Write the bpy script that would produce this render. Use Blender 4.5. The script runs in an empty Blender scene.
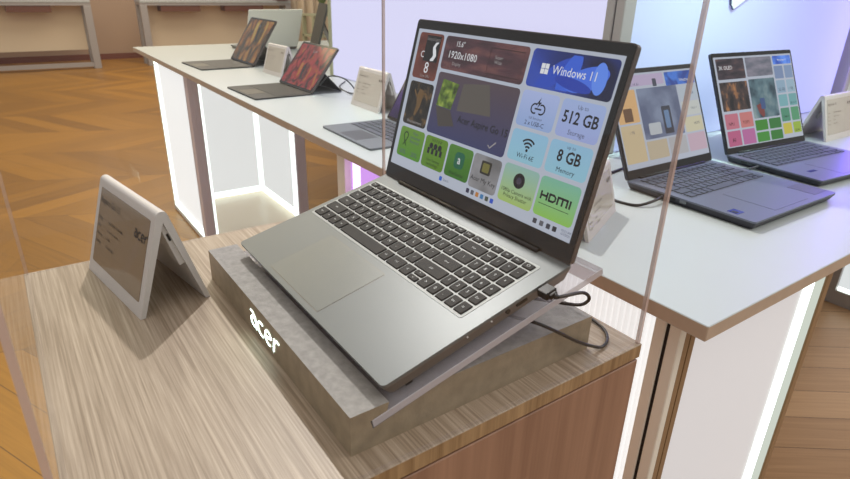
import bpy, bmesh, math, random
from mathutils import Vector, Matrix
random.seed(4)
S = bpy.context.scene
COL = S.collection
PI = math.pi
V = Vector

# ------------------------------------------------------------------ materials
def _mat(name):
    m = bpy.data.materials.new(name); m.use_nodes = True
    nt = m.node_tree; nt.nodes.clear()
    out = nt.nodes.new('ShaderNodeOutputMaterial')
    return m, nt, out
def lin(c):
    return tuple(((x/255)/12.92 if x/255 <= .04045 else (((x/255)+.055)/1.055)**2.4) for x in c) + (1,)
def N(nt, t, **kw):
    n = nt.nodes.new(t)
    for k, v in kw.items(): setattr(n, k, v)
    return n
def pbr(name, rgb, rough=.5, metal=0., noise=0., nscale=80, bump=0., bscale=300, stretch=None, emis=None, estr=0., spec=.5, coat=0.):
    m, nt, out = _mat(name)
    b = N(nt, 'ShaderNodeBsdfPrincipled')
    nt.links.new(b.outputs[0], out.inputs[0])
    c = lin(rgb)
    b.inputs['Base Color'].default_value = c
    b.inputs['Roughness'].default_value = rough
    b.inputs['Metallic'].default_value = metal
    b.inputs['Specular IOR Level'].default_value = spec
    b.inputs['Coat Weight'].default_value = coat
    if emis is not None:
        b.inputs['Emission Color'].default_value = lin(emis); b.inputs['Emission Strength'].default_value = estr
    tc = N(nt, 'ShaderNodeTexCoord')
    src = tc.outputs['Object']
    if stretch:
        mp = N(nt, 'ShaderNodeMapping'); mp.inputs['Scale'].default_value = stretch
        nt.links.new(src, mp.inputs[0]); src = mp.outputs[0]
    if noise:
        n = N(nt, 'ShaderNodeTexNoise'); n.inputs['Scale'].default_value = nscale; n.inputs['Detail'].default_value = 4
        r = N(nt, 'ShaderNodeValToRGB')
        r.color_ramp.elements[0].position = .3; r.color_ramp.elements[1].position = .7
        r.color_ramp.elements[0].color = tuple(x*(1-noise) for x in c[:3]) + (1,)
        r.color_ramp.elements[1].color = tuple(min(1, x*(1+noise)) for x in c[:3]) + (1,)
        nt.links.new(src, n.inputs[0]); nt.links.new(n.outputs['Fac'], r.inputs[0]); nt.links.new(r.outputs[0], b.inputs['Base Color'])
    if bump:
        n = N(nt, 'ShaderNodeTexNoise'); n.inputs['Scale'].default_value = bscale; n.inputs['Detail'].default_value = 3
        bp = N(nt, 'ShaderNodeBump'); bp.inputs['Strength'].default_value = bump; bp.inputs['Distance'].default_value = .002
        nt.links.new(src, n.inputs[0]); nt.links.new(n.outputs['Fac'], bp.inputs['Height']); nt.links.new(bp.outputs[0], b.inputs['Normal'])
    return m
def glow(name, rgb, strength):
    m, nt, out = _mat(name)
    e = N(nt, 'ShaderNodeEmission'); e.inputs[0].default_value = lin(rgb); e.inputs[1].default_value = strength
    nt.links.new(e.outputs[0], out.inputs[0]); return m
def lit(name, rgb, k=1., rough=.08, spec=.5):
    return pbr(name, (6, 6, 7), rough, emis=rgb, estr=k, spec=spec)
def litramp(name, stops, k=1., scale=30, stretch=(1, 1, 1), distort=0., rot=0., detail=3):
    """backlit picture: a noise pattern coloured by a ramp"""
    m, nt, out = _mat(name)
    b = N(nt, 'ShaderNodeBsdfPrincipled'); nt.links.new(b.outputs[0], out.inputs[0])
    b.inputs['Base Color'].default_value = (.002, .002, .002, 1); b.inputs['Roughness'].default_value = .08
    tc = N(nt, 'ShaderNodeTexCoord'); mp = N(nt, 'ShaderNodeMapping'); mp.inputs['Scale'].default_value = stretch
    mp.inputs['Rotation'].default_value = (0, 0, rot)
    n = N(nt, 'ShaderNodeTexNoise'); n.inputs['Scale'].default_value = scale; n.inputs['Detail'].default_value = detail
    n.inputs['Distortion'].default_value = distort
    r = N(nt, 'ShaderNodeValToRGB'); cr = r.color_ramp
    while len(cr.elements) < len(stops): cr.elements.new(.5)
    for e, (p, c) in zip(cr.elements, stops): e.position = p; e.color = lin(c)
    nt.links.new(tc.outputs['Object'], mp.inputs[0]); nt.links.new(mp.outputs[0], n.inputs[0])
    nt.links.new(n.outputs['Fac'], r.inputs[0]); nt.links.new(r.outputs[0], b.inputs['Emission Color'])
    b.inputs['Emission Strength'].default_value = k
    return m
def litgrad(name, a, bcol, axis, lo, hi, k=1.):
    """printed-on-screen two-colour tile (UI artwork)"""
    m, nt, out = _mat(name)
    b = N(nt, 'ShaderNodeBsdfPrincipled'); nt.links.new(b.outputs[0], out.inputs[0])
    b.inputs['Base Color'].default_value = (.002, .002, .002, 1); b.inputs['Roughness'].default_value = .08
    tc = N(nt, 'ShaderNodeTexCoord'); sp = N(nt, 'ShaderNodeSeparateXYZ'); mr = N(nt, 'ShaderNodeMapRange')
    mr.inputs[1].default_value = lo; mr.inputs[2].default_value = hi
    mx = N(nt, 'ShaderNodeMix', data_type='RGBA')
    mx.inputs[6].default_value = lin(a); mx.inputs[7].default_value = lin(bcol)
    nt.links.new(tc.outputs['Object'], sp.inputs[0]); nt.links.new(sp.outputs[axis], mr.inputs[0])
    nt.links.new(mr.outputs[0], mx.inputs[0]); nt.links.new(mx.outputs[2], b.inputs['Emission Color'])
    b.inputs['Emission Strength'].default_value = k
    return m
def clear(name, tint, base=.0, mul=1., rough=.0):
    """thin clear acrylic: straight-through light with a Fresnel surface reflection"""
    m, nt, out = _mat(name)
    t = N(nt, 'ShaderNodeBsdfTransparent'); t.inputs[0].default_value = lin(tint)
    g = N(nt, 'ShaderNodeBsdfGlossy'); g.inputs['Roughness'].default_value = rough; g.inputs[0].default_value = (1, 1, 1, 1)
    f = N(nt, 'ShaderNodeFresnel'); f.inputs[0].default_value = 1.45
    ma = N(nt, 'ShaderNodeMath', operation='MULTIPLY_ADD'); ma.inputs[1].default_value = mul; ma.inputs[2].default_value = base
    mx = N(nt, 'ShaderNodeMixShader')
    ge = N(nt, 'ShaderNodeNewGeometry'); inv = N(nt, 'ShaderNodeMath', operation='SUBTRACT'); inv.inputs[0].default_value = 1
    pr_ = N(nt, 'ShaderNodeMath', operation='MULTIPLY'); nt.links.new(ge.outputs['Backfacing'], inv.inputs[1])
    nt.links.new(f.outputs[0], ma.inputs[0]); nt.links.new(ma.outputs[0], pr_.inputs[0]); nt.links.new(inv.outputs[0], pr_.inputs[1]); nt.links.new(pr_.outputs[0], mx.inputs[0])
    nt.links.new(t.outputs[0], mx.inputs[1]); nt.links.new(g.outputs[0], mx.inputs[2]); nt.links.new(mx.outputs[0], out.inputs[0])
    return m
def frosted(name, rgb, fac, rough=.3):
    m, nt, out = _mat(name)
    t = N(nt, 'ShaderNodeBsdfTransparent'); t.inputs[0].default_value = (.95, .95, .95, 1)
    b = N(nt, 'ShaderNodeBsdfPrincipled'); b.inputs['Base Color'].default_value = lin(rgb); b.inputs['Roughness'].default_value = rough
    mx = N(nt, 'ShaderNodeMixShader'); mx.inputs[0].default_value = fac
    nt.links.new(t.outputs[0], mx.inputs[1]); nt.links.new(b.outputs[0], mx.inputs[2]); nt.links.new(mx.outputs[0], out.inputs[0])
    return m
def wood(name, dark, light, along, fine, scale, rough=.5, bump=.15, mid=None, lo=.36, hi=.64):
    """streaky veneer: noise stretched along the grain. along/fine: mapping scales"""
    m, nt, out = _mat(name)
    b = N(nt, 'ShaderNodeBsdfPrincipled'); nt.links.new(b.outputs[0], out.inputs[0]); b.inputs['Roughness'].default_value = rough
    tc = N(nt, 'ShaderNodeTexCoord')
    mp = N(nt, 'ShaderNodeMapping'); mp.inputs['Scale'].default_value = along
    n = N(nt, 'ShaderNodeTexNoise'); n.inputs['Scale'].default_value = scale; n.inputs['Detail'].default_value = 5; n.inputs['Roughness'].default_value = .65
    mp2 = N(nt, 'ShaderNodeMapping'); mp2.inputs['Scale'].default_value = fine
    n2 = N(nt, 'ShaderNodeTexNoise'); n2.inputs['Scale'].default_value = scale; n2.inputs['Detail'].default_value = 2; n2.inputs['Distortion'].default_value = .6
    ad = N(nt, 'ShaderNodeMath', operation='MULTIPLY_ADD'); ad.inputs[1].default_value = 3; hv = N(nt, 'ShaderNodeMath', operation='MULTIPLY'); hv.inputs[1].default_value = .25
    r = N(nt, 'ShaderNodeValToRGB')
    r.color_ramp.elements[0].position = lo; r.color_ramp.elements[1].position = hi
    r.color_ramp.elements[0].color = lin(dark); r.color_ramp.elements[1].color = lin(light)
    bp = N(nt, 'ShaderNodeBump'); bp.inputs['Strength'].default_value = bump; bp.inputs['Distance'].default_value = .001
    L = nt.links.new
    L(tc.outputs['Object'], mp.inputs[0]); L(tc.outputs['Object'], mp2.inputs[0]); L(mp.outputs[0], n.inputs[0]); L(mp2.outputs[0], n2.inputs[0])
    L(n.outputs['Fac'], ad.inputs[0]); L(n2.outputs['Fac'], ad.inputs[2]); L(ad.outputs[0], hv.inputs[0]); L(hv.outputs[0], r.inputs[0])
    L(r.outputs[0], b.inputs['Base Color']); L(n.outputs['Fac'], bp.inputs['Height']); L(bp.outputs[0], b.inputs['Normal'])
    return m
def chevron(name, cols, period=1.1, width=.14, ang=0., rough=.35):
    """oak planks laid in chevrons"""
    m, nt, out = _mat(name); L = nt.links.new
    b = N(nt, 'ShaderNodeBsdfPrincipled'); L(b.outputs[0], out.inputs[0]); b.inputs['Roughness'].default_value = rough
    tc = N(nt, 'ShaderNodeTexCoord'); mp = N(nt, 'ShaderNodeMapping'); mp.inputs['Rotation'].default_value = (0, 0, ang)
    L(tc.outputs['Object'], mp.inputs[0])
    sp = N(nt, 'ShaderNodeSeparateXYZ'); L(mp.outputs[0], sp.inputs[0])
    def M(op, a, bb=None, c=None):
        n = N(nt, 'ShaderNodeMath', operation=op)
        for i, v in enumerate((a, bb, c)):
            if v is None: continue
            if isinstance(v, (int, float)): n.inputs[i].default_value = v
            else: L(v, n.inputs[i])
        return n.outputs[0]
    pp = M('PINGPONG', sp.outputs[0], period/2)
    half = M('FLOOR', M('DIVIDE', sp.outputs[0], period/2))
    v = M('DIVIDE', M('ADD', sp.outputs[1], pp), width*1.414)
    row = M('FLOOR', v); fr = M('FRACT', v)
    cb = N(nt, 'ShaderNodeCombineXYZ'); L(row, cb.inputs[0]); L(half, cb.inputs[1])
    wn = N(nt, 'ShaderNodeTexWhiteNoise', noise_dimensions='3D'); L(cb.outputs[0], wn.inputs[0])
    # grain runs with the plank: stretch noise in (v, along)
    sg = N(nt, 'ShaderNodeCombineXYZ'); L(M('MULTIPLY', v, 6.), sg.inputs[0]); L(M('MULTIPLY', pp, 2.2), sg.inputs[1]); L(M('ADD', M('MULTIPLY', half, 7.3), M('MULTIPLY', row, 3.1)), sg.inputs[2])
    gn = N(nt, 'ShaderNodeTexNoise'); gn.inputs['Scale'].default_value = 1.6; gn.inputs['Detail'].default_value = 5; gn.inputs['Distortion'].default_value = 1.2
    L(sg.outputs[0], gn.inputs[0])
    mixv = M('ADD', M('MULTIPLY', wn.outputs['Value'], .45), M('MULTIPLY', gn.outputs['Fac'], .6))
    r = N(nt, 'ShaderNodeValToRGB'); r.color_ramp.elements[0].position = .2; r.color_ramp.elements[1].position = .85
    r.color_ramp.elements[0].color = lin(cols[0]); r.color_ramp.elements[1].color = lin(cols[1]); L(mixv, r.inputs[0])
    gap = M('LESS_THAN', M('MINIMUM', M('MULTIPLY', M('MINIMUM', fr, M('SUBTRACT', 1., fr)), width*1.414), M('MINIMUM', pp, M('SUBTRACT', period/2, pp))), .002)
    mx = N(nt, 'ShaderNodeMix', data_type='RGBA'); L(gap, mx.inputs[0]); L(r.outputs[0], mx.inputs[6]); mx.inputs[7].default_value = lin(cols[2])
    L(mx.outputs[2], b.inputs['Base Color'])
    return m

M_ = {}
M_['silver'] = pbr('laptop silver', (106, 110, 110), .42, .25, noise=.03, nscale=600)
M_['silver_edge'] = pbr('silver edge', (118, 110, 100), .4, .4)
M_['pad'] = pbr('trackpad silver', (110, 113, 111), .36, .25)
M_['black'] = pbr('black plastic', (14, 14, 15), .35)
M_['bezel'] = pbr('glossy black bezel', (10, 10, 11), .12)
M_['lid'] = pbr('dark lid shell', (92, 84, 80), .4, .2)
M_['key'] = pbr('charcoal key', (30, 29, 29), .6, spec=.25)
M_['keyside'] = pbr('key side', (26, 25, 25), .5)
M_['legend'] = pbr('key legend', (188, 190, 188), .5)
M_['tray'] = pbr('keyboard tray', (160, 163, 160), .5, .1)
M_['rubber'] = pbr('rubber', (18, 18, 18), .7)
M_['cable'] = pbr('black cable', (12, 12, 13), .4)
M_['cable_grey'] = pbr('grey cable', (60, 62, 66), .45)
M_['steel'] = pbr('port metal', (120, 122, 126), .3, .9)
M_['blue_silver'] = pbr('blue grey aluminium', (108, 112, 126), .36, .35)
M_['blue_edge'] = pbr('dark aluminium edge', (62, 62, 70), .4, .4)
M_['blue_key'] = pbr('slate key', (70, 74, 86), .5)
M_['tabgrey'] = pbr('dark keyboard cover', (58, 56, 54), .55, noise=.08, nscale=200)
M_['tabgrey2'] = pbr('dark palm rest', (84, 78, 66), .5)
M_['tabblue'] = pbr('slate keyboard deck', (98, 102, 108), .5)
M_['stone'] = pbr('grey stone laminate', (148, 145, 141), .75, noise=.16, nscale=130, bump=.25, bscale=420)
M_['stone_side'] = pbr('stone laminate side', (146, 132, 110), .7, noise=.14, nscale=60, bump=.2, bscale=300)
M_['oak'] = wood('grey oak veneer', (134, 116, 96), (176, 159, 139), (6, 330, 60), (4, 160, 30), 1., .45, lo=.4, hi=.62)
M_['oak_edge'] = wood('oak edge band', (134, 104, 70), (182, 150, 110), (120, 120, 5), (30, 30, 10), 1., .5)
M_['walnut'] = wood('walnut carcass', (142, 106, 84), (178, 138, 112), (30, 30, 1.2), (9, 9, 1.), 1., .5, .05)
M_['shadow_gap'] = pbr('dark reveal', (40, 32, 26), .7)
M_['acrylic'] = clear('case acrylic', (254, 254, 254), .0, .55)
M_['acrylic_edge'] = frosted('polished acrylic edge', (226, 208, 200), .1, .15)
M_['slab'] = frosted('thick acrylic', (226, 222, 230), .3, .08)
M_['slab_edge'] = frosted('thick acrylic edge', (206, 200, 204), .75, .1)
M_['logo'] = glow('lit logo', (225, 255, 248), 8.)
M_['table'] = pbr('white laminate', (178, 184, 183), .36, noise=.01, nscale=5)
M_['table_edge'] = pbr('raw board edge', (190, 168, 146), .6, noise=.05, nscale=40)
M_['cream'] = pbr('cream metal post', (244, 240, 226), .45)
M_['greyframe'] = pbr('grey metal frame', (168, 163, 160), .4, .3)
M_['mauveframe'] = pbr('mauve anodised frame', (232, 222, 230), .4, 0.)
M_['bronze_shade'] = pbr('bronze side', (150, 120, 86), .5, 0.)  # frame brown; also the shade painted on the cream post's end face
M_['groove'] = pbr('black groove', (18, 16, 15), .6)
M_['backlit'] = glow('backlit ribbed panel', (236, 240, 240), .86)
M_['wall_glow'] = glow('white wall self glow', (238, 240, 238), 1.3)  # strip light on the white inner walls, put in as their own glow
M_['purple'] = glow('violet backlit panel', (208, 152, 236), 1.1)
M_['led'] = glow('led strip', (240, 255, 248), 3.)
M_['ledviolet'] = glow('led strip violet', (240, 205, 255), 2.)
M_['jamb'] = glow('jamb self glow', (220, 227, 214), .85)  # glow stands in for the strip light falling on the jamb
M_['white'] = pbr('white paint', (225, 226, 224), .5)
M_['towerA'] = glow('lavender light fabric', (214, 213, 243), 1.1)
M_['towerB'] = pbr('pale blue light fabric', (164, 172, 188), .8, emis=(132, 136, 198), estr=.7)
M_['tagwhite'] = pbr('white tag shell', (202, 196, 190), .4)
M_['taggrey'] = pbr('grey tag back', (150, 148, 138), .5)
M_['eink'] = pbr('e-paper display', (190, 182, 170), .18, noise=.03, nscale=20)
M_['eink_dark'] = pbr('e-paper glossy display', (138, 122, 102), .08)
M_['ink'] = pbr('tag print', (48, 42, 38), .5)
M_['ink_soft'] = pbr('pale tag print', (98, 90, 82), .5)
M_['wall'] = pbr('beige fabric wall', (172, 146, 122), .9, noise=.05, nscale=1.2)
M_['base'] = pbr('red brown baseboard', (112, 58, 34), .6)
M_['brownwood'] = pbr('brown drawer', (104, 62, 42), .6)
M_['plaster'] = pbr('plain wall paint', (190, 180, 170), .9)
M_['ceil'] = pbr('ceiling paint', (200, 198, 195), .9)
M_['leaf'] = pbr('leaf green', (96, 120, 60), .6, noise=.2, nscale=40)
M_['shelfgreen'] = pbr('pale green shelf', (168, 170, 138), .6)
M_['cloth'] = pbr('beige curtain cloth', (222, 204, 176), .9)
M_['floorL'] = chevron('amber parquet', ((124, 83, 15), (168, 117, 30), (92, 58, 12)), 1.5, .16, .35, .4)
M_['floorR'] = chevron('pale oak parquet', ((150, 112, 78), (196, 156, 116), (96, 70, 48)), 1.2, .15, -.15, .38)

# ------------------------------------------------------------------ mesh helpers
class MB:
    def __init__(s): s.bm = bmesh.new()
    def face(s, pts, mi=0):
        f = s.bm.faces.new([s.bm.verts.new(p) for p in pts]); f.material_index = mi; return f
    def box(s, x0, x1, y0, y1, z0, z1, mi=0, bevel=0., seg=2, mtx=None):
        b = bmesh.new(); bmesh.ops.create_cube(b, size=1)
        for v in b.verts: v.co = V(((x0+x1)/2+v.co.x*(x1-x0), (y0+y1)/2+v.co.y*(y1-y0), (z0+z1)/2+v.co.z*(z1-z0)))
        if bevel: bmesh.ops.bevel(b, geom=list(b.edges), offset=bevel, segments=seg, affect='EDGES', profile=.5)
        return s.merge(b, mi, mtx)
    def merge(s, b, mi=None, mtx=None):
        mp = {}
        for v in b.verts: mp[v] = s.bm.verts.new(mtx @ v.co if mtx else v.co)
        for f in b.faces:
            try:
                g = s.bm.faces.new([mp[v] for v in f.verts]); g.material_index = f.material_index if mi is None else mi
            except ValueError: pass
        b.free(); return s
    def prism(s, poly, a, b, axis='z', mi=0, mi_side=None):
        """poly in the plane across `axis`, swept from a to b"""
        def P(p, t):
            return {'z': (p[0], p[1], t), 'x': (t, p[0], p[1]), 'y': (p[0], t, p[1])}[axis]
        lo = [s.bm.verts.new(P(p, a)) for p in poly]; hi = [s.bm.verts.new(P(p, b)) for p in poly]
        n = len(poly)
        for ff in (list(reversed(lo)), hi):
            f = s.bm.faces.new(ff); f.material_index = mi
        for i in range(n):
            f = s.bm.faces.new([lo[i], lo[(i+1) % n], hi[(i+1) % n], hi[i]]); f.material_index = mi if mi_side is None else mi_side
        return s
    def tube(s, pts, r, seg=10, mi=0, smooth=True):
        pts = [V(p) for p in pts]; rings = []
        up = V((0, 0, 1)); prev = None
        for i, p in enumerate(pts):
            t = (pts[min(i+1, len(pts)-1)]-pts[max(i-1, 0)]).normalized()
            if prev is None:
                a = t.cross(up) if abs(t.dot(up)) < .95 else t.cross(V((1, 0, 0)))
            else: a = prev-t*prev.dot(t)
            a.normalize(); prev = a; c = t.cross(a)
            rr = r[i] if isinstance(r, (list, tuple)) else r
            rings.append([s.bm.verts.new(p+a*rr*math.cos(2*PI*k/seg)+c*rr*math.sin(2*PI*k/seg)) for k in range(seg)])
        for i in range(len(rings)-1):
            for k in range(seg):
                f = s.bm.faces.new([rings[i][k], rings[i][(k+1) % seg], rings[i+1][(k+1) % seg], rings[i+1][k]]); f.smooth = smooth; f.material_index = mi
        for rg, rev in ((rings[0], True), (rings[-1], False)):
            f = s.bm.faces.new(list(reversed(rg)) if rev else rg); f.material_index = mi
        return s
    def ribbon(s, pts, w, z, mi=0):
        """flat stroke of width w in the XY plane at height z"""
        n = len(pts)
        L_, R_ = [], []
        for i in range(n):
            a = V(pts[max(i-1, 0)]); b = V(pts[min(i+1, n-1)]); t = (b-a)
            if t.length < 1e-9: t = V((1, 0))
            t.normalize(); nn = V((-t.y, t.x)); p = V(pts[i])
            ww = w[i] if isinstance(w, (list, tuple)) else w
            L_.append(s.bm.verts.new((*(p+nn*ww/2), z))); R_.append(s.bm.verts.new((*(p-nn*ww/2), z)))
        for i in range(n-1):
            f = s.bm.faces.new([R_[i], R_[i+1], L_[i+1], L_[i]]); f.material_index = mi
        return s
    def disc(s, cx, cy, r, z, mi=0, seg=24, ry=None):
        s.face([(cx+r*math.cos(2*PI*k/seg), cy+(ry or r)*math.sin(2*PI*k/seg), z) for k in range(seg)], mi); return s
    def mesh(s, name, mats):
        bmesh.ops.recalc_face_normals(s.bm, faces=[f for f in s.bm.faces]) if not getattr(s, 'flat', False) else None
        me = bpy.data.meshes.new(name); s.bm.to_mesh(me); s.bm.free()
        for m in mats if isinstance(mats, (list, tuple)) else [mats]: me.materials.append(m)
        return me
    def obj(s, name, mats, parent=None, loc=None, mtx=None):
        return link(name, s.mesh(name, mats), parent, loc, mtx)
def link(name, me, parent=None, loc=None, mtx=None):
    o = bpy.data.objects.new(name, me); COL.objects.link(o)
    if parent: o.parent = parent
    if mtx is not None: o.matrix_local = mtx
    elif loc: o.location = loc
    return o
def tag(o, label=None, cat=None, group=None, kind=None):
    if label: o['label'] = label
    if cat: o['category'] = cat
    if group: o['group'] = group
    if kind: o['kind'] = kind
    return o
def empty(name, mtx, label, cat, group=None):
    o = bpy.data.objects.new(name, None); COL.objects.link(o); o.matrix_world = mtx; o.empty_display_size = .05
    return tag(o, label, cat, group)
def place(x, y, z, rz=0., rx=0.):
    return Matrix.Translation((x, y, z)) @ Matrix.Rotation(rz, 4, 'Z') @ Matrix.Rotation(rx, 4, 'X')
def arc(cx, cy, r, a0, a1, n=10, ry=None):
    return [(cx+r*math.cos(math.radians(a0+(a1-a0)*i/n)), cy+(ry or r)*math.sin(math.radians(a0+(a1-a0)*i/n))) for i in range(n+1)]
def rrect(x0, x1, y0, y1, r, n=5):
    return arc(x1-r, y1-r, r, 0, 90, n)+arc(x0+r, y1-r, r, 90, 180, n)+arc(x0+r, y0+r, r, 180, 270, n)+arc(x1-r, y0+r, r, 270, 360, n)
_tc = {}
def text_mesh(txt, size, align='CENTER', squeeze=1., bold=0.):
    k = (txt, round(size, 5), align, squeeze, bold)
    if k not in _tc:
        c = bpy.data.curves.new('lettering', 'FONT'); c.body = txt; c.size = size; c.align_x = align; c.align_y = 'CENTER'; c.resolution_u = 2
        c.space_line = .95; c.offset = bold
        o = bpy.data.objects.new('lettering', c); COL.objects.link(o)
        dg = bpy.context.evaluated_depsgraph_get()
        me = bpy.data.meshes.new_from_object(o.evaluated_get(dg)); bpy.data.objects.remove(o)
        if squeeze != 1.:
            for v in me.vertices: v.co.x *= squeeze
        _tc[k] = me
    return _tc[k]
def add_text(mb, txt, size, x, y, z, mi=0, align='CENTER', squeeze=1., shear=0., bold=0.):
    me = text_mesh(txt, size, align, squeeze, bold)
    vs = [mb.bm.verts.new((v.co.x+x+shear*v.co.y, v.co.y+y, z)) for v in me.vertices]
    for p in me.polygons:
        try:
            f = mb.bm.faces.new([vs[i] for i in p.vertices]); f.material_index = mi
        except ValueError: pass
    return mb
def lettering(name, mat, parent, items):
    mb = MB(); mb.flat = True
    for it in items:
        if isinstance(it[0], str): add_text(mb, *it)
        else: add_text(mb, *it[0], **it[1])
    return mb.obj(name, mat, parent)
def bez(pts, n=8):
    """smooth curve through points (Catmull-Rom)"""
    P = [V(p) for p in pts]; P = [P[0]*2-P[1]]+P+[P[-1]*2-P[-2]]; out = []
    for i in range(1, len(P)-2):
        for k in range(n):
            t = k/n; a, b, c, d = P[i-1], P[i], P[i+1], P[i+2]
            out.append(.5*((2*b)+(c-a)*t+(2*a-5*b+4*c-d)*t*t+(3*b-a-3*c+d)*t**3))
    out.append(P[-2]); return out

# acer lettering built from strokes: returns list of stroke point lists in a box about 4.1 wide, 1 tall
def acer_strokes():
    st = []
    st.append(arc(.45, .42, .36, -100, 60, 10, .3)+arc(.45, .42, .36, 60, 260, 12, .3))         # a bowl
    st.append([(.08, 1.02), (.5, 1.0), (.72, .84), (.82, .55), (.84, .05)])                       # a cap and stem
    st.append(arc(1.62, .5, .5, 58, 300, 18, .42))                                                # c
    st.append([(2.2, .46), (2.62, .52), (3.02, .62)]+arc(2.62, .5, .44, 20, 305, 18, .42))         # e
    st.append([(3.28, .03), (3.36, .42), (3.5, .95)])                                              # r stem
    st.append([(3.42, .6), (3.6, .86), (3.85, .97), (4.12, .92)])                                  # r arm
    return st
def acer_logo(mb, x, y, z, h, w=.2, mi=0, sx=1.):
    for i, s in enumerate(acer_strokes()):
        mb.ribbon([(x+p[0]*h*.72*sx, y+p[1]*h) for p in s], w*h, z+i*.00002, mi)
    return mb

# ------------------------------------------------------------------ laptops
def tile(name, scr, x0, x1, y0, y1, mat, r=.006, z=.0004):
    mb = MB(); mb.prism(rrect(x0, x1, y0, y1, r), .0, z)
    return mb.obj(name, mat, scr)
KEY = {}
def key_mesh(w, d, legend, mats, h=.0016, lsize=.0042):
    k = (round(w, 4), round(d, 4), legend, mats[0].name)
    if k not in KEY:
        mb = MB(); g = .0008
        a, b = rrect(-w/2, w/2, -d/2, d/2, .0012, 2), rrect(-w/2+g, w/2-g, -d/2+g, d/2-g, .0012, 2)
        lo = [mb.bm.verts.new((*p, 0)) for p in a]; hi = [mb.bm.verts.new((*p, h)) for p in b]
        n = len(a); f = mb.bm.faces.new(hi); f.material_index = 0
        for i in range(n):
            f = mb.bm.faces.new([lo[i], lo[(i+1) % n], hi[(i+1) % n], hi[i]]); f.material_index = 1
        mb.flat = True
        if legend: add_text(mb, legend, lsize, 0, 0, h+.00012, 2)
        KEY[k] = mb.mesh('key', mats)
    return KEY[k]
ROWS = [
    [(.75, c) for c in ('Esc', 'F1', 'F2', 'F3', 'F4', 'F5', 'F6', 'F7', 'F8', 'F9', 'F10', 'F11', 'F12', 'PrSc', 'Ins', 'Del', 'Pg', 'Up', 'Dn', 'O')],
    [(1, c) for c in '`1234567890-='] + [(2, 'Bksp')] + [(.87, c) for c in ('Num', '/', '*', '-')],
    [(1.5, 'Tab')] + [(1, c) for c in 'QWERTYUIOP[]'] + [(1.5, '\\')] + [(.87, c) for c in ('7', '8', '9', '+')],
    [(1.75, 'Caps')] + [(1, c) for c in "ASDFGHJKL;'"] + [(2.25, 'Enter')] + [(.87, c) for c in ('4', '5', '6', '+')],
    [(2.25, 'Shift')] + [(1, c) for c in 'ZXCVBNM,./'] + [(2.75, 'Shift')] + [(.87, c) for c in ('1', '2', '3', 'Ent')],
    [(1.25, 'Ctrl'), (1, 'Fn'), (1, 'Win'), (1, 'Alt'), (5.25, ''), (1, 'Alt'), (1.5, 'Ctrl'), (1, '<'), (1, 'UD'), (1, '>')] + [(.87, c) for c in ('0', '.', 'Ent', '=')],
]
def keyboard(parent, x0, x1, y0, y1, z, mats, tray, numpad=True, rows=ROWS, legends=True, depth=.0004):
    tr = MB().prism(rrect(x0, x1, y0, y1, .003, 3), z-.0002, z+depth).obj('keyboard', tray, parent)
    m = .0022; X0, X1, Y0, Y1 = x0+m, x1-m, y0+m, y1-m
    nr = len(rows); ph = (Y1-Y0)/(nr-1+.62)
    for i, row in enumerate(rows):
        rowu = row if numpad else [k for k in row if k[0] != .87]
        if i == 0 and not numpad: rowu = rowu[:15]
        tot = sum(k[0] for k in rowu); u = (X1-X0)/tot
        hh = ph*.62 if i == 0 else ph
        yt = Y1-(0 if i == 0 else ph*.62+(i-1)*ph); x = X0
        for w, c in rowu:
            kw = w*u-.0022; kd = hh-.0022
            if c == 'UD':
                for q, cc in ((.25, '^'), (.75, 'v')):
                    link('key', key_mesh(kw, kd/2-.0006, cc if legends else '', mats), tr, (x+w*u/2, yt-hh*q, z+depth))
            else:
                link('key', key_mesh(kw, kd, c if legends else '', mats, lsize=.0058 if len(c) == 1 else .0034), tr, (x+w*u/2, yt-hh/2, z+depth))
            x += w*u
    return tr
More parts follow.
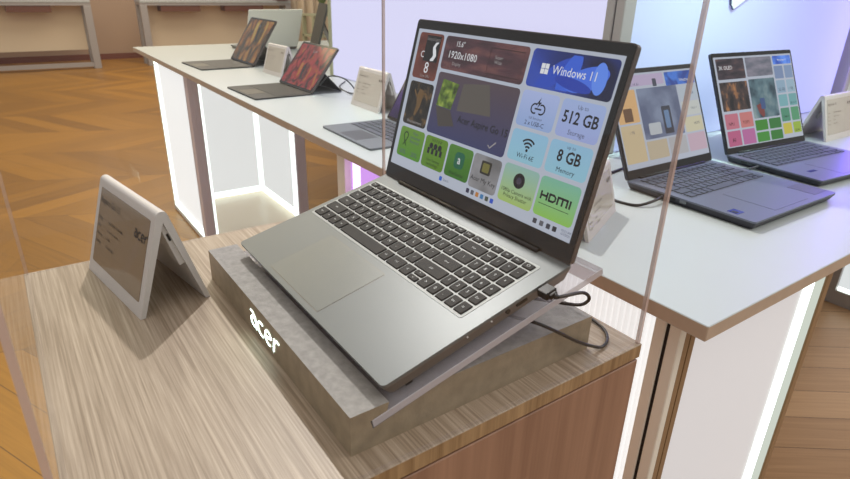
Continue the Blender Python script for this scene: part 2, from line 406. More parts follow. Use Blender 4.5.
def laptop(root, W, D, T, phi, H, deck, edge, lidm, kb, pad, keymats, tray, numpad, legends, r=.006, gap=.0, lidT=.006, bezelm=None, chin=.02, side=.007, top=.011, lip=0.):
    """local frame: x right, y back, z=T is the deck; hinge at y=D"""
    mb = MB()
    b = bmesh.new(); poly = rrect(0, W, 0, D, r, 4)
    tz, bz = T, gap
    n = len(poly)
    top_ = [b.verts.new((*p, tz)) for p in poly]; mid = [b.verts.new((*p, tz-.0035)) for p in poly]
    ins = rrect(.006, W-.006, .007, D-.004, r, 4); bot = [b.verts.new((*p, bz)) for p in ins]
    f = b.faces.new(top_); f.material_index = 0
    b.faces.new(list(reversed(bot))).material_index = 1
    for A, B, mi in ((mid, top_, 0), (bot, mid, 1)):
        for i in range(n): b.faces.new([A[i], A[(i+1) % n], B[(i+1) % n], B[i]]).material_index = mi
    mb.merge(b); mb.obj('base', [deck, edge], root)
    if kb: keyboard(root, *kb, T, keymats, tray, numpad, legends=legends)
    if pad:
        x0, x1, y0, y1 = pad
        g = MB().prism(rrect(x0-.0006, x1+.0006, y0-.0006, y1+.0006, .002, 2), T-.0002, T+.0001).prism(rrect(x0, x1, y0, y1, .002, 2), T-.0001, T+.0003, mi=1)
        g.obj('trackpad', [edge, M_['pad'] if deck is M_['silver'] else deck], root)
    # lid frame: x right, y up the lid, z towards the viewer of the screen
    lv = V((0, -math.cos(phi), math.sin(phi))); nn = V((0, -math.sin(phi), -math.cos(phi)))
    fr = Matrix(((1, 0, 0, 0), (0, lv.y, nn.y, D-.004), (0, lv.z, nn.z, T+lip), (0, 0, 0, 1)))
    lid = MB().prism(rrect(0, W, 0, H, r, 4), -lidT, 0).obj('lid', lidm, root, mtx=fr)
    MB().prism(rrect(.0012, W-.0012, .001, H-.0012, r-.001, 4), .0, .0008).obj('bezel', bezelm or M_['bezel'], root, mtx=fr)
    hb = MB().tube([(W*.12, D-.006, T+.001), (W*.88, D-.006, T+.001)], .003, 12); hb.obj('hinge', M_['black'], root)
    sfr = fr @ Matrix.Translation((0, 0, .0009))
    scr = MB().prism([(side, chin), (W-side, chin), (W-side, H-top), (side, H-top)], 0, .0003).obj('screen', None or M_['ui'], root, mtx=sfr)
    return scr
M_['ui'] = lit('screen background', (194, 202, 218), .68)

cam_z = 1.35
# ============================================================ MAIN LAPTOP
tilt = .2506
LT = .0262      # deck height above the bottom of the feet
o_deck = V((-.7198, .2152, cam_z-.3235))
ezv = V((0, -math.sin(tilt), math.cos(tilt)))
Lm = Matrix.Translation(o_deck-ezv*LT) @ Matrix.Rotation(tilt, 4, 'X')
main = empty('laptop', Lm, 'large open silver laptop tilted on a stone-grey plinth, screen of colourful feature tiles', 'laptop')
scr = laptop(main, .363, .2371, LT, 2.0698, .2235, M_['silver'], M_['silver_edge'], M_['lid'],
             (.0085, .3425, .1035, .2125), (.091, .220, .007, .0925), [M_['key'], M_['keyside'], M_['legend']], M_['tray'], True, True,
             r=.005, gap=.0075, chin=.0215, side=.0085, top=.0125)
for i, (fx, fy) in enumerate(((.03, .03), (.333, .03), (.03, .205), (.333, .205))):
    MB().box(fx-.02, fx+.02, fy-.004, fy+.004, .0, .009, bevel=.001).obj('rubber_foot', M_['rubber'], main)
# ports on the right flank
pr = MB(); pr.box(.3605, .3634, .158, .172, .0185, .0215); pr.obj('port', M_['black'], main)
MB().tube([(.3610, .146, .020), (.3636, .146, .020)], .0028, 14).obj('port', M_['black'], main)
for y in (.095, .125): MB().tube([(.3605, y, .0205), (.3634, y, .0205)], .0009, 8).obj('status_light', M_['white'], main)
MB().tube([(.1815, .219, 0), (.1815, .219, .0005)], .0012, 12).obj('webcam', M_['steel'], main, mtx=scr.matrix_local.copy() @ Matrix.Translation((0, -.0015, 0)))

mm = .001
C_ = dict(
    brown=litramp('tile sunset red', [(.3, (52, 22, 22)), (.5, (112, 58, 48)), (.7, (128, 66, 40))], .75, 14, (1, 1.6, 1)),
    dusk=litramp('tile dusk hills', [(.3, (40, 32, 38)), (.5, (84, 54, 62)), (.72, (132, 84, 78))], .75, 22, (.8, 2.4, 1)),
    game=litramp('tile dark game', [(.35, (14, 14, 14)), (.55, (40, 34, 26)), (.68, (110, 84, 50)), (.8, (160, 150, 110))], .8, 60),
    aspire=litgrad('tile violet product', (52, 56, 98), (82, 68, 76), 1, .08, .16, .8),
    win=litramp('tile blue bloom', [(.35, (20, 26, 62)), (.55, (40, 62, 150)), (.7, (52, 84, 190))], .8, 9, (1, 1, 1), .6),
    pale1=litgrad('tile pale blue', (150, 176, 224), (178, 192, 238), 1, .12, .163, .72),
    pale2=litgrad('tile periwinkle', (164, 178, 232), (170, 190, 236), 1, .12, .163, .7),
    cyan=litgrad('tile pale cyan', (150, 202, 222), (150, 196, 228), 1, .084, .12, .72),
    green=litgrad('tile lime', (84, 150, 32), (110, 156, 50), 1, .036, .077, .62),
    green2=litgrad('tile leaf green', (96, 146, 26), (104, 150, 30), 1, .036, .077, .6),
    green3=litgrad('tile green', (52, 120, 30), (84, 140, 44), 1, .036, .077, .62),
    grey=litramp('tile grey blocks', [(.4, (120, 120, 122)), (.6, (160, 160, 164))], .62, 18),
    lime=litgrad('tile pale green', (168, 196, 110), (150, 190, 180), 1, .036, .077, .72),
    lime2=litgrad('tile fresh green', (150, 206, 92), (132, 196, 170), 1, .036, .077, .66),
)
ink = lit('screen dark print', (26, 28, 36), .5); wht = lit('screen white print', (226, 228, 232), .8); wsoft = lit('screen soft print', (176, 170, 170), .6)
mid = lit('screen grey print', (92, 100, 122), .6)
def t(nm, a, b, c, d, m): return tile('tile', scr, a*mm, b*mm, c*mm, d*mm, C_[m], .005)
t('a', 14.5, 69, 146, 207, 'brown'); t('b', 74, 229, 165, 207, 'dusk'); t('c', 234, 352, 166, 207, 'win'); t('d', 16, 71, 82, 141.5, 'game')
t('e', 75, 230, 81, 161, 'aspire'); t('f', 234.5, 290, 122.5, 162, 'pale1'); t('g', 294.5, 351, 123, 162, 'pale2')
t('h', 235, 290, 83.5, 118.5, 'cyan'); t('i', 294, 351, 84, 119, 'cyan'); t('j', 17.5, 75.5, 36, 77.5, 'green'); t('k', 79, 128, 35.5, 77.5, 'green2')
t('l', 131.5, 180, 36, 77, 'green3'); t('m', 182, 232, 35, 77, 'grey'); t('n', 237, 292, 35, 79, 'lime'); t('o', 295, 351, 36, 79, 'lime2')
Z = .0006
def T(items, mat, nm='lettering'): return lettering(nm, mat, scr, items)
T([(('Windows 11', .0132, .299, .187, Z), dict(squeeze=.9)), (('1920x1080', .013, .114, .184, Z)), (('15.6"', .0095, .106, .198, Z), dict(squeeze=.9)),
   (('8', .021, .044, .161, Z)), (('C', .0125, .029, .178, Z))], wht)
T([(('Display', .006, .106, .1735, Z)), (('Core CPU', .005, .044, .1505, Z)), (('Snapdragon', .0065, .048, .1995, Z)), (('Entertainment', .006, .044, .087, Z)), (('Super\nWide', .006, .182, .187, Z))], wsoft)
T([(('Acer Aspire Go 15', .0128, .181, .1085, Z), dict(squeeze=.95, bold=.0002)), (('512 GB', .0175, .323, .1435, Z), dict(squeeze=.88, bold=.0004)), (('8 GB', .0175, .323, .1035, Z), dict(squeeze=.88, bold=.0004)),
   (('Wi-Fi 6E', .0075, .263, .0905, Z)), (('Memory', .0075, .323, .0895, Z)), (('2 x USB-C', .0068, .263, .1275, Z)), (('1080p Camera with\nPrivacy Shutter', .0062, .2645, .046, Z)),
   (('AcerSense', .0068, .156, .042, Z)), (('User Sensing\ntechnology', .0056, .104, .0435, Z)), (('Acer My Key', .0085, .207, .047, Z))], ink)
T([(('Up to', .006, .323, .1555, Z)), (('Storage', .0075, .323, .129, Z)), (('up to', .0055, .323, .1143, Z)), (('full function', .0042, .263, .1335, Z)), (('Post-\nconsumer\nRecycled', .0062, .055, .066, Z)), (('30%', .009, .032, .043, Z)), (('20%', .009, .06, .043, Z))], mid)
# HDMI in heavy strokes
mb = MB(); mb.flat = True
h0, y0, w_ = .301, .054, .0024
def st(p, w=w_, z=Z): mb.ribbon([(h0+a, y0+b) for a, b in p], w, z)
for p in ([(0, 0), (0, .009)], [(.0085, 0), (.0085, .009)], [(0, .0046), (.0085, .0046)], [(.012, 0), (.012, .009)], [(.012, .008), (.018, .008), (.0205, .006), (.0205, .003), (.018, .001), (.012, .001)],
          [(.024, 0), (.024, .009)], [(.024, .0079), (.037, .0079)], [(.0305, 0), (.0305, .008)], [(.037, 0), (.037, .009)], [(.041, 0), (.041, .009)]): st(p)
mb.ribbon([(.300, .0495), (.343, .0495)], .0006, Z); mb.obj('lettering', ink, scr)
# overlapping blue petals behind the wording
for k, (cx, cy, rx, ry, an, c) in enumerate(((.272, .182, .030, .010, 38, (40, 74, 186)), (.292, .184, .026, .011, 70, (56, 98, 214)), (.316, .183, .028, .012, 20, (70, 112, 226)), (.332, .186, .016, .009, 95, (96, 140, 240)), (.300, .176, .026, .006, -8, (34, 62, 170)))):
    mb = MB(); mb.flat = True; a_ = math.radians(an)
    P_ = [(cx+rx*math.cos(q)*math.cos(a_)-ry*math.sin(q)*math.sin(a_), cy+rx*math.cos(q)*math.sin(a_)+ry*math.sin(q)*math.cos(a_)) for q in [2*PI*i/28 for i in range(28)]]
    mb.face([(min(max(x, .2365), .3495), min(max(y, .168), .205), .00042+.00003*k) for x, y in P_]); mb.obj('petal', lit('petal blue', c, .8), scr)
# icons
mb = MB(); mb.flat = True
for k in range(2):
    for j in range(2): mb.face([(a, b, Z) for a, b in ((.2515+.0058*k, .1815+.0058*j), (.2567+.0058*k, .1815+.0058*j), (.2567+.0058*k, .1867+.0058*j), (.2515+.0058*k, .1867+.0058*j))])
mb.obj('icon', wht, scr)
mb = MB(); mb.flat = True
for r_ in (.0045, .0085, .0125): mb.ribbon(arc(.263, .0975, r_, 45, 135, 8), .0022, Z)
mb.disc(.263, .0978, .0018, Z); mb.obj('icon', ink, scr)
mb = MB(); mb.flat = True
mb.ribbon(arc(.258, .144, .0052, 60, 300, 10), .0018, Z); mb.ribbon(arc(.268, .144, .0052, -120, 120, 10), .0018, Z)
mb.ribbon([(.258, .144), (.268, .144)], .0018, Z); mb.face([(a, b, Z+.0001) for a, b in ((.2645, .157), (.2595, .1495), (.2625, .1495))]); mb.face([(a, b, Z+.0001) for a, b in ((.2665, .1515), (.263, .1515), (.2615, .145))])
mb.obj('icon', ink, scr)
mb = MB(); mb.flat = True; mb.disc(.2645, .063, .0088, Z); mb.obj('icon', ink, scr)
mb = MB(); mb.flat = True; mb.disc(.2645, .063, .004, Z+.0002); mb.obj('icon', lit('lens glint', (70, 66, 84), .6), scr)
# dark chip badge with a white flame
mb = MB(); mb.flat = True; mb.face([(a, b, Z) for a, b in ((.032, .170), (.064, .170), (.064, .204), (.032, .204))]); mb.obj('icon', lit('badge black', (24, 20, 22), .5), scr)
mb = MB(); mb.flat = True
mb.ribbon([(.061, .196), (.056, .194), (.053, .189), (.055, .184), (.057, .179), (.054, .174), (.049, .172)], [.001, .004, .006, .007, .007, .006, .002], Z+.0003); mb.obj('icon', wht, scr)
# tilted laptops on the product tile
mb = MB(); mb.flat = True
mb.face([(a*mm, b*mm, Z) for a, b in ((130, 152), (178, 158), (192, 122), (128, 118))]); mb.obj('icon', lit('picture lid grey', (92, 86, 80), .75), scr)
mb = MB(); mb.flat = True
mb.face([(a*mm, b*mm, Z) for a, b in ((88, 153), (122, 150), (116, 117), (84, 118))]); mb.obj('icon', litramp('picture screen', [(.35, (24, 26, 16)), (.5, (90, 116, 40)), (.65, (150, 170, 70))], .8, 60), scr)
mb = MB(); mb.flat = True
mb.face([(a*mm, b*mm, Z) for a, b in ((84, 117), (116, 116), (130, 98), (98, 92))]); mb.obj('icon', lit('picture keyboard', (70, 64, 60), .8), scr)
mb = MB(); mb.flat = True; mb.ribbon([(.200, .09), (.204, .087), (.213, .0955)], .0016, Z); mb.obj('icon', wsoft, scr)
mb = MB(); mb.flat = True; mb.ribbon([(.165, .2), (.222, .2), (.222, .17), (.165, .17), (.165, .2)], .0012, Z); mb.obj('icon', lit('outline', (60, 36, 36), .6), scr)
# figure in the dark tile
mb = MB(); mb.flat = True; mb.ribbon([(.046, .132), (.044, .122), (.045, .11), (.040, .096)], [.01, .014, .009, .004], Z); mb.ribbon([(.046, .125), (.056, .128), (.062, .12)], .003, Z); mb.ribbon([(.03, .13), (.036, .123), (.044, .122)], .003, Z)
mb.obj('icon', lit('figure brown', (112, 84, 48), .7), scr)
# green tile marks
mb = MB(); mb.flat = True
for k in range(3): mb.disc(.094+.0095*k, .065, .004, Z)
for k in range(4): mb.ribbon([(.090+.009*k, .054), (.090+.009*k, .062)], .005, Z)
for k in range(5): mb.ribbon([(.096+.004*k, .071), (.094+.005*k, .0745)], .0012, Z)
mb.ribbon(arc(.033, .066, .005, -60, 240, 12), .0016, Z+.0001); mb.ribbon([(.029, .052), (.036, .061)], .0016, Z+.0002); mb.ribbon([(.037, .052), (.030, .061)], .0016, Z+.0003)
mb.obj('icon', ink, scr)
tile('icon', scr, .147, .166, .049, .070, lit('app badge green', (20, 88, 62), .9), .006, .0007)
T([(('a', .0155, .1565, .060, .0009))], wht)
tile('icon', scr, .198, .216, .055, .071, lit('key cap dark', (44, 44, 38), .8), .002, .0007)
tile('icon', scr, .201, .213, .0575, .0685, lit('key cap olive', (120, 116, 60), .7), .002, .0008)
# taskbar
for i, (x, c) in enumerate(((.1285, (30, 90, 190)), (.185, (40, 40, 70)), (.194, (90, 90, 100)), (.203, (180, 120, 60)), (.212, (60, 120, 170)), (.221, (70, 80, 70)), (.23, (40, 80, 190)), (.302, (60, 62, 72)), (.312, (90, 92, 100)), (.322, (60, 62, 72)), (.331, (40, 42, 50)))):
    tile('icon', scr, x-.0028, x+.0028, .0262, .0318, lit('taskbar icon', c, .8), .001, .0005)
T([(('Search', .0045, .14, .029, Z)), (('10:23 AM\n6/4/2025', .0036, .347, .0295, Z))], mid)

# ============================================================ PLINTH, RISER, CABLE
px0, px1, py0, py1, pz0, pz1 = -.7575, -.3569, .183, .4915, .9652, 1.0079
# plinth profile (y,z): ledge in front, slot for the riser, flat behind
sl = V((.2895, .0715)).normalized(); sn = V((-sl.y, sl.x))
s_lo = V((.2062, .9868))                     # lower rear corner of the riser in the slot
def on(s, n): return s_lo+sl*s+sn*n
p_top = on((pz1-s_lo.y)/sl.y, 0)             # where the riser underside meets the plinth top
e = .0006
q0 = on(-e*2, -e); q1 = on(-e*2, .0088); q2 = on((p_top-s_lo).length, -e)
slot_up = on(.0165, .0088)
prof = [(py0, pz0), (py1, pz0), (py1, pz1), (q2.x, pz1), (q0.x, q0.y), (q1.x, q1.y), (slot_up.x, slot_up.y), (.2222, pz1), (py0, pz1)]
P = empty('display_plinth', Matrix.Translation((px0, py0, pz0)), 'low stone-grey display plinth with a glowing name on its front edge, under the big laptop', 'display stand')
bm = MB(); bm.prism([(a-py0, b-pz0) for a, b in prof], 0, px1-px0, axis='x', mi=1, mi_side=0)
for f in bm.bm.faces:
    if abs(f.normal.z) < .5 and f.calc_center_median().y < .001: f.material_index = 1
bmesh.ops.recalc_face_normals(bm.bm, faces=bm.bm.faces[:])
for f in bm.bm.faces:
    c = f.calc_center_median()
    f.material_index = 0 if abs(f.normal.z) > .9 else 1
bm.obj('body', [M_['stone'], M_['stone_side']], P)
lg = MB(); lg.flat = True; acer_logo(lg, 0, 0, 0, .0205, .095)
lo = lg.obj('lit_name', M_['logo'], P, mtx=Matrix.Translation((-.5995-px0, -.0007, .0095)) @ Matrix.Rotation(PI/2, 4, 'X') @ Matrix.Scale(1.42, 4, (1, 0, 0)))
tag(lo, 'white glowing lowercase name')
# riser
R = empty('acrylic_riser', place((px0+px1)/2, s_lo.x, s_lo.y, 0, math.atan2(sl.y, sl.x)), 'clear thick acrylic ramp slotted into the plinth, holding the big laptop up', 'stand')
wv = (px1-px0)/2
rb = MB(); rb.box(-wv+.012, wv+.0005, 0, .301, 0, .0085, bevel=.0006, seg=1)
bmesh.ops.recalc_face_normals(rb.bm, faces=rb.bm.faces[:])
for f in rb.bm.faces: f.material_index = 0 if abs(f.normal.z) > .9 else 1
rb.obj('sheet', [M_['slab'], M_['slab_edge']], R)
# cable of the main laptop
U = empty('usb_cable', Lm.copy() @ Matrix.Translation((.3634, .192, .0205)), 'black cable plugged into the right side of the big laptop', 'cable')
MB().box(.0, .0135, -.0075, .0075, -.0042, .0042, bevel=.0012).box(.0135, .017, -.005, .005, -.003, .003, bevel=.0012).obj('plug', M_['cable'], U)
for k in range(5): pass
MB().tube([(.017, 0, 0), (.020, .002, -.001)], [.0036, .0024], 10).obj('strain_relief', M_['cable'], U)
inv = (Lm @ Matrix.Translation((.3634, .192, .0205))).inverted()
w0 = Lm @ Matrix.Translation((.3634, .192, .0205)) @ V((.0195, .0015, -.001))
pts = bez([w0, w0+V((.001, .010, -.001)), (-.336, .440, 1.063), (-.3362, .452, 1.055), (-.3375, .4525, 1.048), (-.345, .446, 1.0425), (-.375, .432, 1.0375)], 8)
pts2 = bez([(-.375, .432, 1.0375), (-.42, .41, 1.031), (-.43, .388, 1.025), (-.39, .390, 1.0265), (-.358, .404, 1.027), (-.3515, .4315, 1.0097), (-.351, .4657, .9861), (-.3475, .494, .971), (-.3465, .506, .968), (-.3512, .519, .9678), (-.364, .533, .9678), (-.383, .541, .9678), (-.42, .5435, .9678), (-.52, .535, .9678)], 8)
MB().tube([inv @ p for p in pts+pts2[1:]], .0019, 8).obj('cord', M_['cable'], U)

# ============================================================ CABINET + CASE
cx0, cx1, cy0, cy1, cz = -.907, -.3271, -.0293, .5538, .9652
CB = empty('display_cabinet', Matrix.Translation(((cx0+cx1)/2, (cy0+cy1)/2, 0)), 'square wooden display cabinet with grey oak top and red-brown sides, in the foreground', 'cabinet')
ox, oy = (cx0+cx1)/2, (cy0+cy1)/2; hx, hy = (cx1-cx0)/2, (cy1-cy0)/2
b = MB(); b.box(-hx, hx, -hy, hy, cz-.019, cz, bevel=.0008, seg=1); bmesh.ops.recalc_face_normals(b.bm, faces=b.bm.faces[:])
for f in b.bm.faces: f.material_index = 0 if f.normal.z > .7 else 1
b.obj('top', [M_['oak'], M_['oak_edge']], CB)
MB().box(-hx+.006, hx-.006, -hy+.006, hy-.006, cz-.0225, cz-.019).obj('reveal', M_['shadow_gap'], CB)
MB().box(-hx+.001, hx-.001, -hy+.001, hy-.001, .06, cz-.0225, bevel=.001, seg=1).obj('carcass', M_['walnut'], CB)
MB().box(-hx+.03, hx-.03, -hy+.03, hy-.03, 0, .06).obj('plinth_base', M_['shadow_gap'], CB)
AC = empty('acrylic_case', Matrix.Translation((ox, oy, cz)), 'clear acrylic cover enclosing everything on the wooden cabinet', 'display case')
g = .0018; th = .0042; chh = .47
ax, ay = hx-g, hy-g
for (x0, x1, y0, y1) in ((-ax, ax, ay-th, ay), (-ax, ax, -ay, -ay+th), (-ax, -ax+th, -ay+th, ay-th), (ax-th, ax, -ay+th, ay-th)):
    b = MB(); b.box(x0, x1, y0, y1, 0.0004, chh); bmesh.ops.recalc_face_normals(b.bm, faces=b.bm.faces[:])
    long_x = (x1-x0) > (y1-y0)
    for f in b.bm.faces:
        n_ = f.normal
        f.material_index = 1 if (abs(n_.z) > .9 or (abs(n_.x) > .9 if long_x else abs(n_.y) > .9)) else 0
    b.obj('pane', [M_['acrylic'], M_['acrylic_edge']], AC)
M_['joint'] = frosted('glued acrylic corner', (224, 200, 190), .55, .2)
for sx in (-1, 1):
    for sy in (-1, 1):
        MB().box(sx*(ax-.002)-.0021, sx*(ax-.002)+.0021, sy*(ay-.002)-.0021, sy*(ay-.002)+.0021, .0006, chh-.0005).obj('corner_joint', M_['joint'], AC)
MB().box(-ax, ax, -ay, ay, chh, chh+th).obj('top_pane', M_['acrylic'], AC)

# ============================================================ PRICE TENTS
def tent(name, x, y, rz, z, label, kind='pale', w=.188, dp=.089, hh=.129, group='tent-shaped price tags'):
    r = empty(name, place(x, y, z, rz), label, 'price tag', group)
    ang = math.atan2(hh, dp/2); th = .006
    # profile in (y,z): inverted V with rounded ridge
    R0 = .007
    nf = V((-math.sin(ang), math.cos(ang))); nb = V((math.sin(ang), math.cos(ang)))
    apex = V((dp/2, hh-R0*1.0)); 
    cc = V((dp/2, hh-R0))
    fo = V((0, 0)); 
    outer = [V((0, 0))]+[cc+R0*V((math.cos(a), math.sin(a))) for a in [PI-(PI/2-ang)-i*(2*ang)/8*1.0 if False else (PI/2+ang)-i*(2*ang)/8 for i in range(9)]]+[V((dp, 0))]
    inner = [V((dp-th/math.sin(ang), 0)), V((dp/2, hh-R0-th*1.2)), V((th/math.sin(ang), 0))]
    poly = [tuple(p) for p in outer]+[tuple(p) for p in inner]
    b = MB(); b.prism(poly, 0, w, axis='x')
    b.obj('shell', M_['tagwhite'], r)
    p0 = outer[0]; p1 = outer[1]; d = (p1-p0); L_ = d.length; d.normalize(); n = V((-d.y, d.x))
    if n.x > 0: n = -n
    fr = Matrix(((1, 0, 0, 0), (0, d.x, n.x, p0.x), (0, d.y, n.y, p0.y), (0, 0, 0, 1)))
    dark = kind == 'main'
    disp = MB().prism(rrect(.012, w-.012, .018, L_-.008, .002, 2), -.0004, .0006).obj('display', M_['eink_dark'] if dark else M_['eink'], r, mtx=fr)
    zz = .0009
    ik = M_['ink'] if dark else M_['ink_soft']
    its = [(('Aspire Go 15', .0125, .04 if not dark else .016, L_-.0235, zz), dict(align='LEFT'))]
    rows = [('Display', '15.6" FHD 1920x1080'), ('CPU', '8 core processor'), ('Memory', '8 GB'), ('Storage', '512 GB SSD')]
    for i, (a, c) in enumerate(rows):
        its.append(((a, .0055, .016, L_-.048-.011*i, zz), dict(align='LEFT'))); its.append(((c, .0055, .052, L_-.048-.011*i, zz), dict(align='LEFT')))
    if not dark: its[0] = (('Aspire Go 15', .0105, .016, L_-.023, zz), dict(align='LEFT'))
    lettering('lettering', ik, disp, its)
    lb = MB(); lb.flat = True
    if dark: acer_logo(lb, .137, L_-.040, zz, .0105, .24, 0, 1.25)
    else: acer_logo(lb, .146, L_-.030, zz, .007, .24, 0, 1.2)
    lb.obj('lettering', ik, disp)
    # module on the inside of the back leaf
    d2 = (V((dp, 0))-outer[-2]); d2.normalize(); n2 = V((-d2.y, d2.x))
    if n2.x > 0: n2 = -n2
    s2 = outer[-2]+n2*th
    fr2 = Matrix(((1, 0, 0, 0), (0, d2.x, n2.x, s2.x), (0, d2.y, n2.y, s2.y), (0, 0, 0, 1)))
    md = MB().box(.05, w-.004, .010, .070, .0002, .0085, bevel=.001).obj('battery_module', M_['tagwhite'], r, mtx=fr2)
    MB().box(w-.0045, w-.0034, .024, .034, .003, .006, bevel=.0004).obj('port', M_['black'], md)
    return r
tent('price_tag', -.8792, .0475, .1659, cz+.0003, 'white tent-shaped price tag standing on the oak cabinet, left of the plinth', 'main')
tz = .9411
tent('price_tag', -1.8728, 1.0039, 0, tz+.0003, 'white tent-shaped price tag on the white table, between the middle tablet and the nearest one')
tent('price_tag', -2.729, 1.0077, .06, tz+.0003, 'white tent-shaped price tag farthest left, between two tablets with warm-coloured screens')
tent('price_tag', -.715, 1.965, PI/2, tz+.0003, 'white tent-shaped price tag at the right edge, beside the rightmost laptop')
tent('price_tag', -.5932, .7744, 1.9976, tz+.0003, 'grey tent-shaped price tag half hidden behind the lid of the big laptop', dp=.064, hh=.1)

# ============================================================ WHITE TABLE
tx0, tx1, ty0, ty1 = -4.02, -.3235, .6965, 3.75
TB = empty('display_table', Matrix.Translation(((tx0+tx1)/2, (ty0+ty1)/2, 0)), 'long white display table with raw board edge, laid with laptops and tablets', 'table')
ox, oy = (tx0+tx1)/2, (ty0+ty1)/2
b = MB(); b.box(tx0-ox, tx1-ox, ty0-oy, ty1-oy, tz-.024, tz, bevel=.0012, seg=1); bmesh.ops.recalc_face_normals(b.bm, faces=b.bm.faces[:])
for f in b.bm.faces: f.material_index = 0 if abs(f.normal.z) > .7 else 1
b.obj('tabletop', [M_['table'], M_['table_edge']], TB)
tb = tz-.0245

def ribs(mb, axis, a0, a1, fixed, z0, z1, mi, step=.012, depth=.004):
    """ribbed sheet: row of shallow V ribs"""
    n = int((a1-a0)/step); pts = []
    for i in range(n+1):
        a = a0+(a1-a0)*i/n; pts.append((a, fixed))
        if i < n: pts.append((a+(a1-a0)/n/2, fixed+depth))
    for i in range(len(pts)-1):
        (p, q), (p2, q2_) = pts[i], pts[i+1]
        c = [(p, q), (p2, q2_)]
        P4 = [(c[0][0], c[0][1], z0), (c[1][0], c[1][1], z0), (c[1][0], c[1][1], z1), (c[0][0], c[0][1], z1)]
        if axis == 'y': P4 = [(y, x, z) for x, y, z in P4]
        mb.face(P4, mi)
def ribmat(name, rgb, k):
    return pbr(name, (200, 200, 200), .4, emis=rgb, estr=k)
M_['rib'] = ribmat('backlit ribbed sheet', (244, 246, 246), .74)
M_['ribR'] = ribmat('backlit end sheet', (240, 238, 240), .44)
M_['ribclear'] = frosted('clear ribbed sheet', (235, 238, 238), .15, .4)
M_['ribL'] = ribmat('backlit far sheet', (238, 242, 242), .78)

# --- right pedestal
xa, xb, ya, yb = -1.451, -.374, .729, 1.25
PR = empty('lightbox_pedestal', Matrix.Translation(((xa+xb)/2, (ya+yb)/2, 0)), 'glowing ribbed lightbox pedestal under the near right end of the white table', 'pedestal', 'lightbox pedestals')
ox, oy = (xa+xb)/2, (ya+yb)/2
def bx(name, mat, par, x0, x1, y0, y1, z0, z1, bevel=.0015):
    return MB().box(x0-ox, x1-ox, y0-oy, y1-oy, z0, z1, bevel=bevel, seg=1).obj(name, mat, par)
bx('base_frame', M_['bronze_shade'], PR, xa, xb, ya, yb, 0, .05)
for (x, y, w, d, m) in ((xb-.044, ya, .0187, .045, 'cream'), (xb-.0193, ya, .0193, .016, 'cream'), (xa, ya, .045, .045, 'cream'), (xa, yb-.045, .045, .045, 'cream'), (-.93, ya, .03, .03, 'cream')):
    bx('post', M_[m], PR, x, x+w, y, y+d, .05, tb)
bx('post_groove', M_['groove'], PR, xb-.0253, xb-.0193, ya+.003, ya+.044, .05, tb, 0)
bx('post_side', M_['bronze_shade'], PR, xb-.0193, xb-.0005, ya+.016, ya+.029, .05, tb, 0)  # shaded end face of the cream post, shade put into the colour
bx('post_side', M_['bronze_shade'], PR, xb-.0193, xb-.0005, ya+.032, ya+.045, .05, tb, 0)
bx('post_groove', M_['groove'], PR, xb-.0193, xb-.004, ya+.029, ya+.032, .05, tb, 0)
bx('post', M_['bronze_shade'], PR, xb-.03, xb, yb-.022, yb, .05, tb)
bx('side_jamb', M_['jamb'], PR, xb-.02, xb-.004, yb-.06, yb-.022, .05, tb, 0)
b = MB(); ribs(b, 'x', -.9-ox, xb-.044-ox, ya+.008-oy, .05, tb, 0, .011); b.obj('lit_sheet', M_['rib'], PR)
b = MB(); ribs(b, 'y', ya+.0455-oy, yb-.061-oy, xb-.022-ox, .05, tb, 0, .008, .0025); b.obj('lit_sheet', M_['ribR'], PR)
b = MB(); b.box(xb-.0205-ox, xb-.006-ox, yb-.0655-oy, yb-.0605-oy, .06, tb-.01); b.obj('led_strip', M_['led'], PR)
b = MB(); b.box(xa+.045-ox, -.93-ox, ya+.02-oy, ya+.024-oy, .05, tb); tag(b.obj('lit_sheet', M_['purple'], PR), 'violet glowing sheet')
b = MB(); b.box(-1.385-ox, -1.350-ox, ya+.014-oy, ya+.0195-oy, .80, .893); b.obj('led_strip', M_['ledviolet'], PR)
b = MB(); b.box(xa+.04-ox, -.43-ox, yb-.03-oy, yb-.02-oy, .05, tb); b.obj('back_sheet', M_['white'], PR)
k = MB(); k.tube([(0, 0, 0), (0, -.012, 0), (0, -.03, 0)], [.03, .032, .026], 18); k.obj('knob', M_['black'], PR, loc=(-1.325-ox, ya+.0195-oy, .765))

# --- left pedestal: hollow, its right face clear
xa, xb, ya, yb = -3.735, -3.03, .737, 1.33
PL = empty('lightbox_pedestal', Matrix.Translation(((xa+xb)/2, (ya+yb)/2, 0)), 'glowing see-through lightbox pedestal under the far left end of the white table', 'pedestal', 'lightbox pedestals')
ox, oy = (xa+xb)/2, (ya+yb)/2
for x0, x1, y0, y1 in ((xa, xb, ya, ya+.03), (xa, xb, yb-.03, yb), (xa, xa+.03, ya+.03, yb-.03), (xb-.03, xb, ya+.03, yb-.03)):
    bx('base_frame', M_['white'], PL, x0, x1, y0, y1, 0, .025)
bx('post', M_['cream'], PL, xa, xa+.02, ya, ya+.03, .025, tb)
bx('post', M_['mauveframe'], PL, xb-.055, xb, ya, ya+.022, .025, tb)
bx('post_groove', M_['groove'], PL, xb-.066, xb-.055, ya+.002, ya+.022, .025, tb, 0)
bx('post', M_['mauveframe'], PL, xb-.022, xb, ya+.022, ya+.05, .025, tb)
bx('post', M_['mauveframe'], PL, xb-.03, xb, yb-.06, yb, .025, tb)
b = MB(); ribs(b, 'x', xa+.02-ox, xb-.066-ox, ya+.012-oy, .025, tb, 0, .016); b.obj('lit_sheet', M_['ribL'], PL)
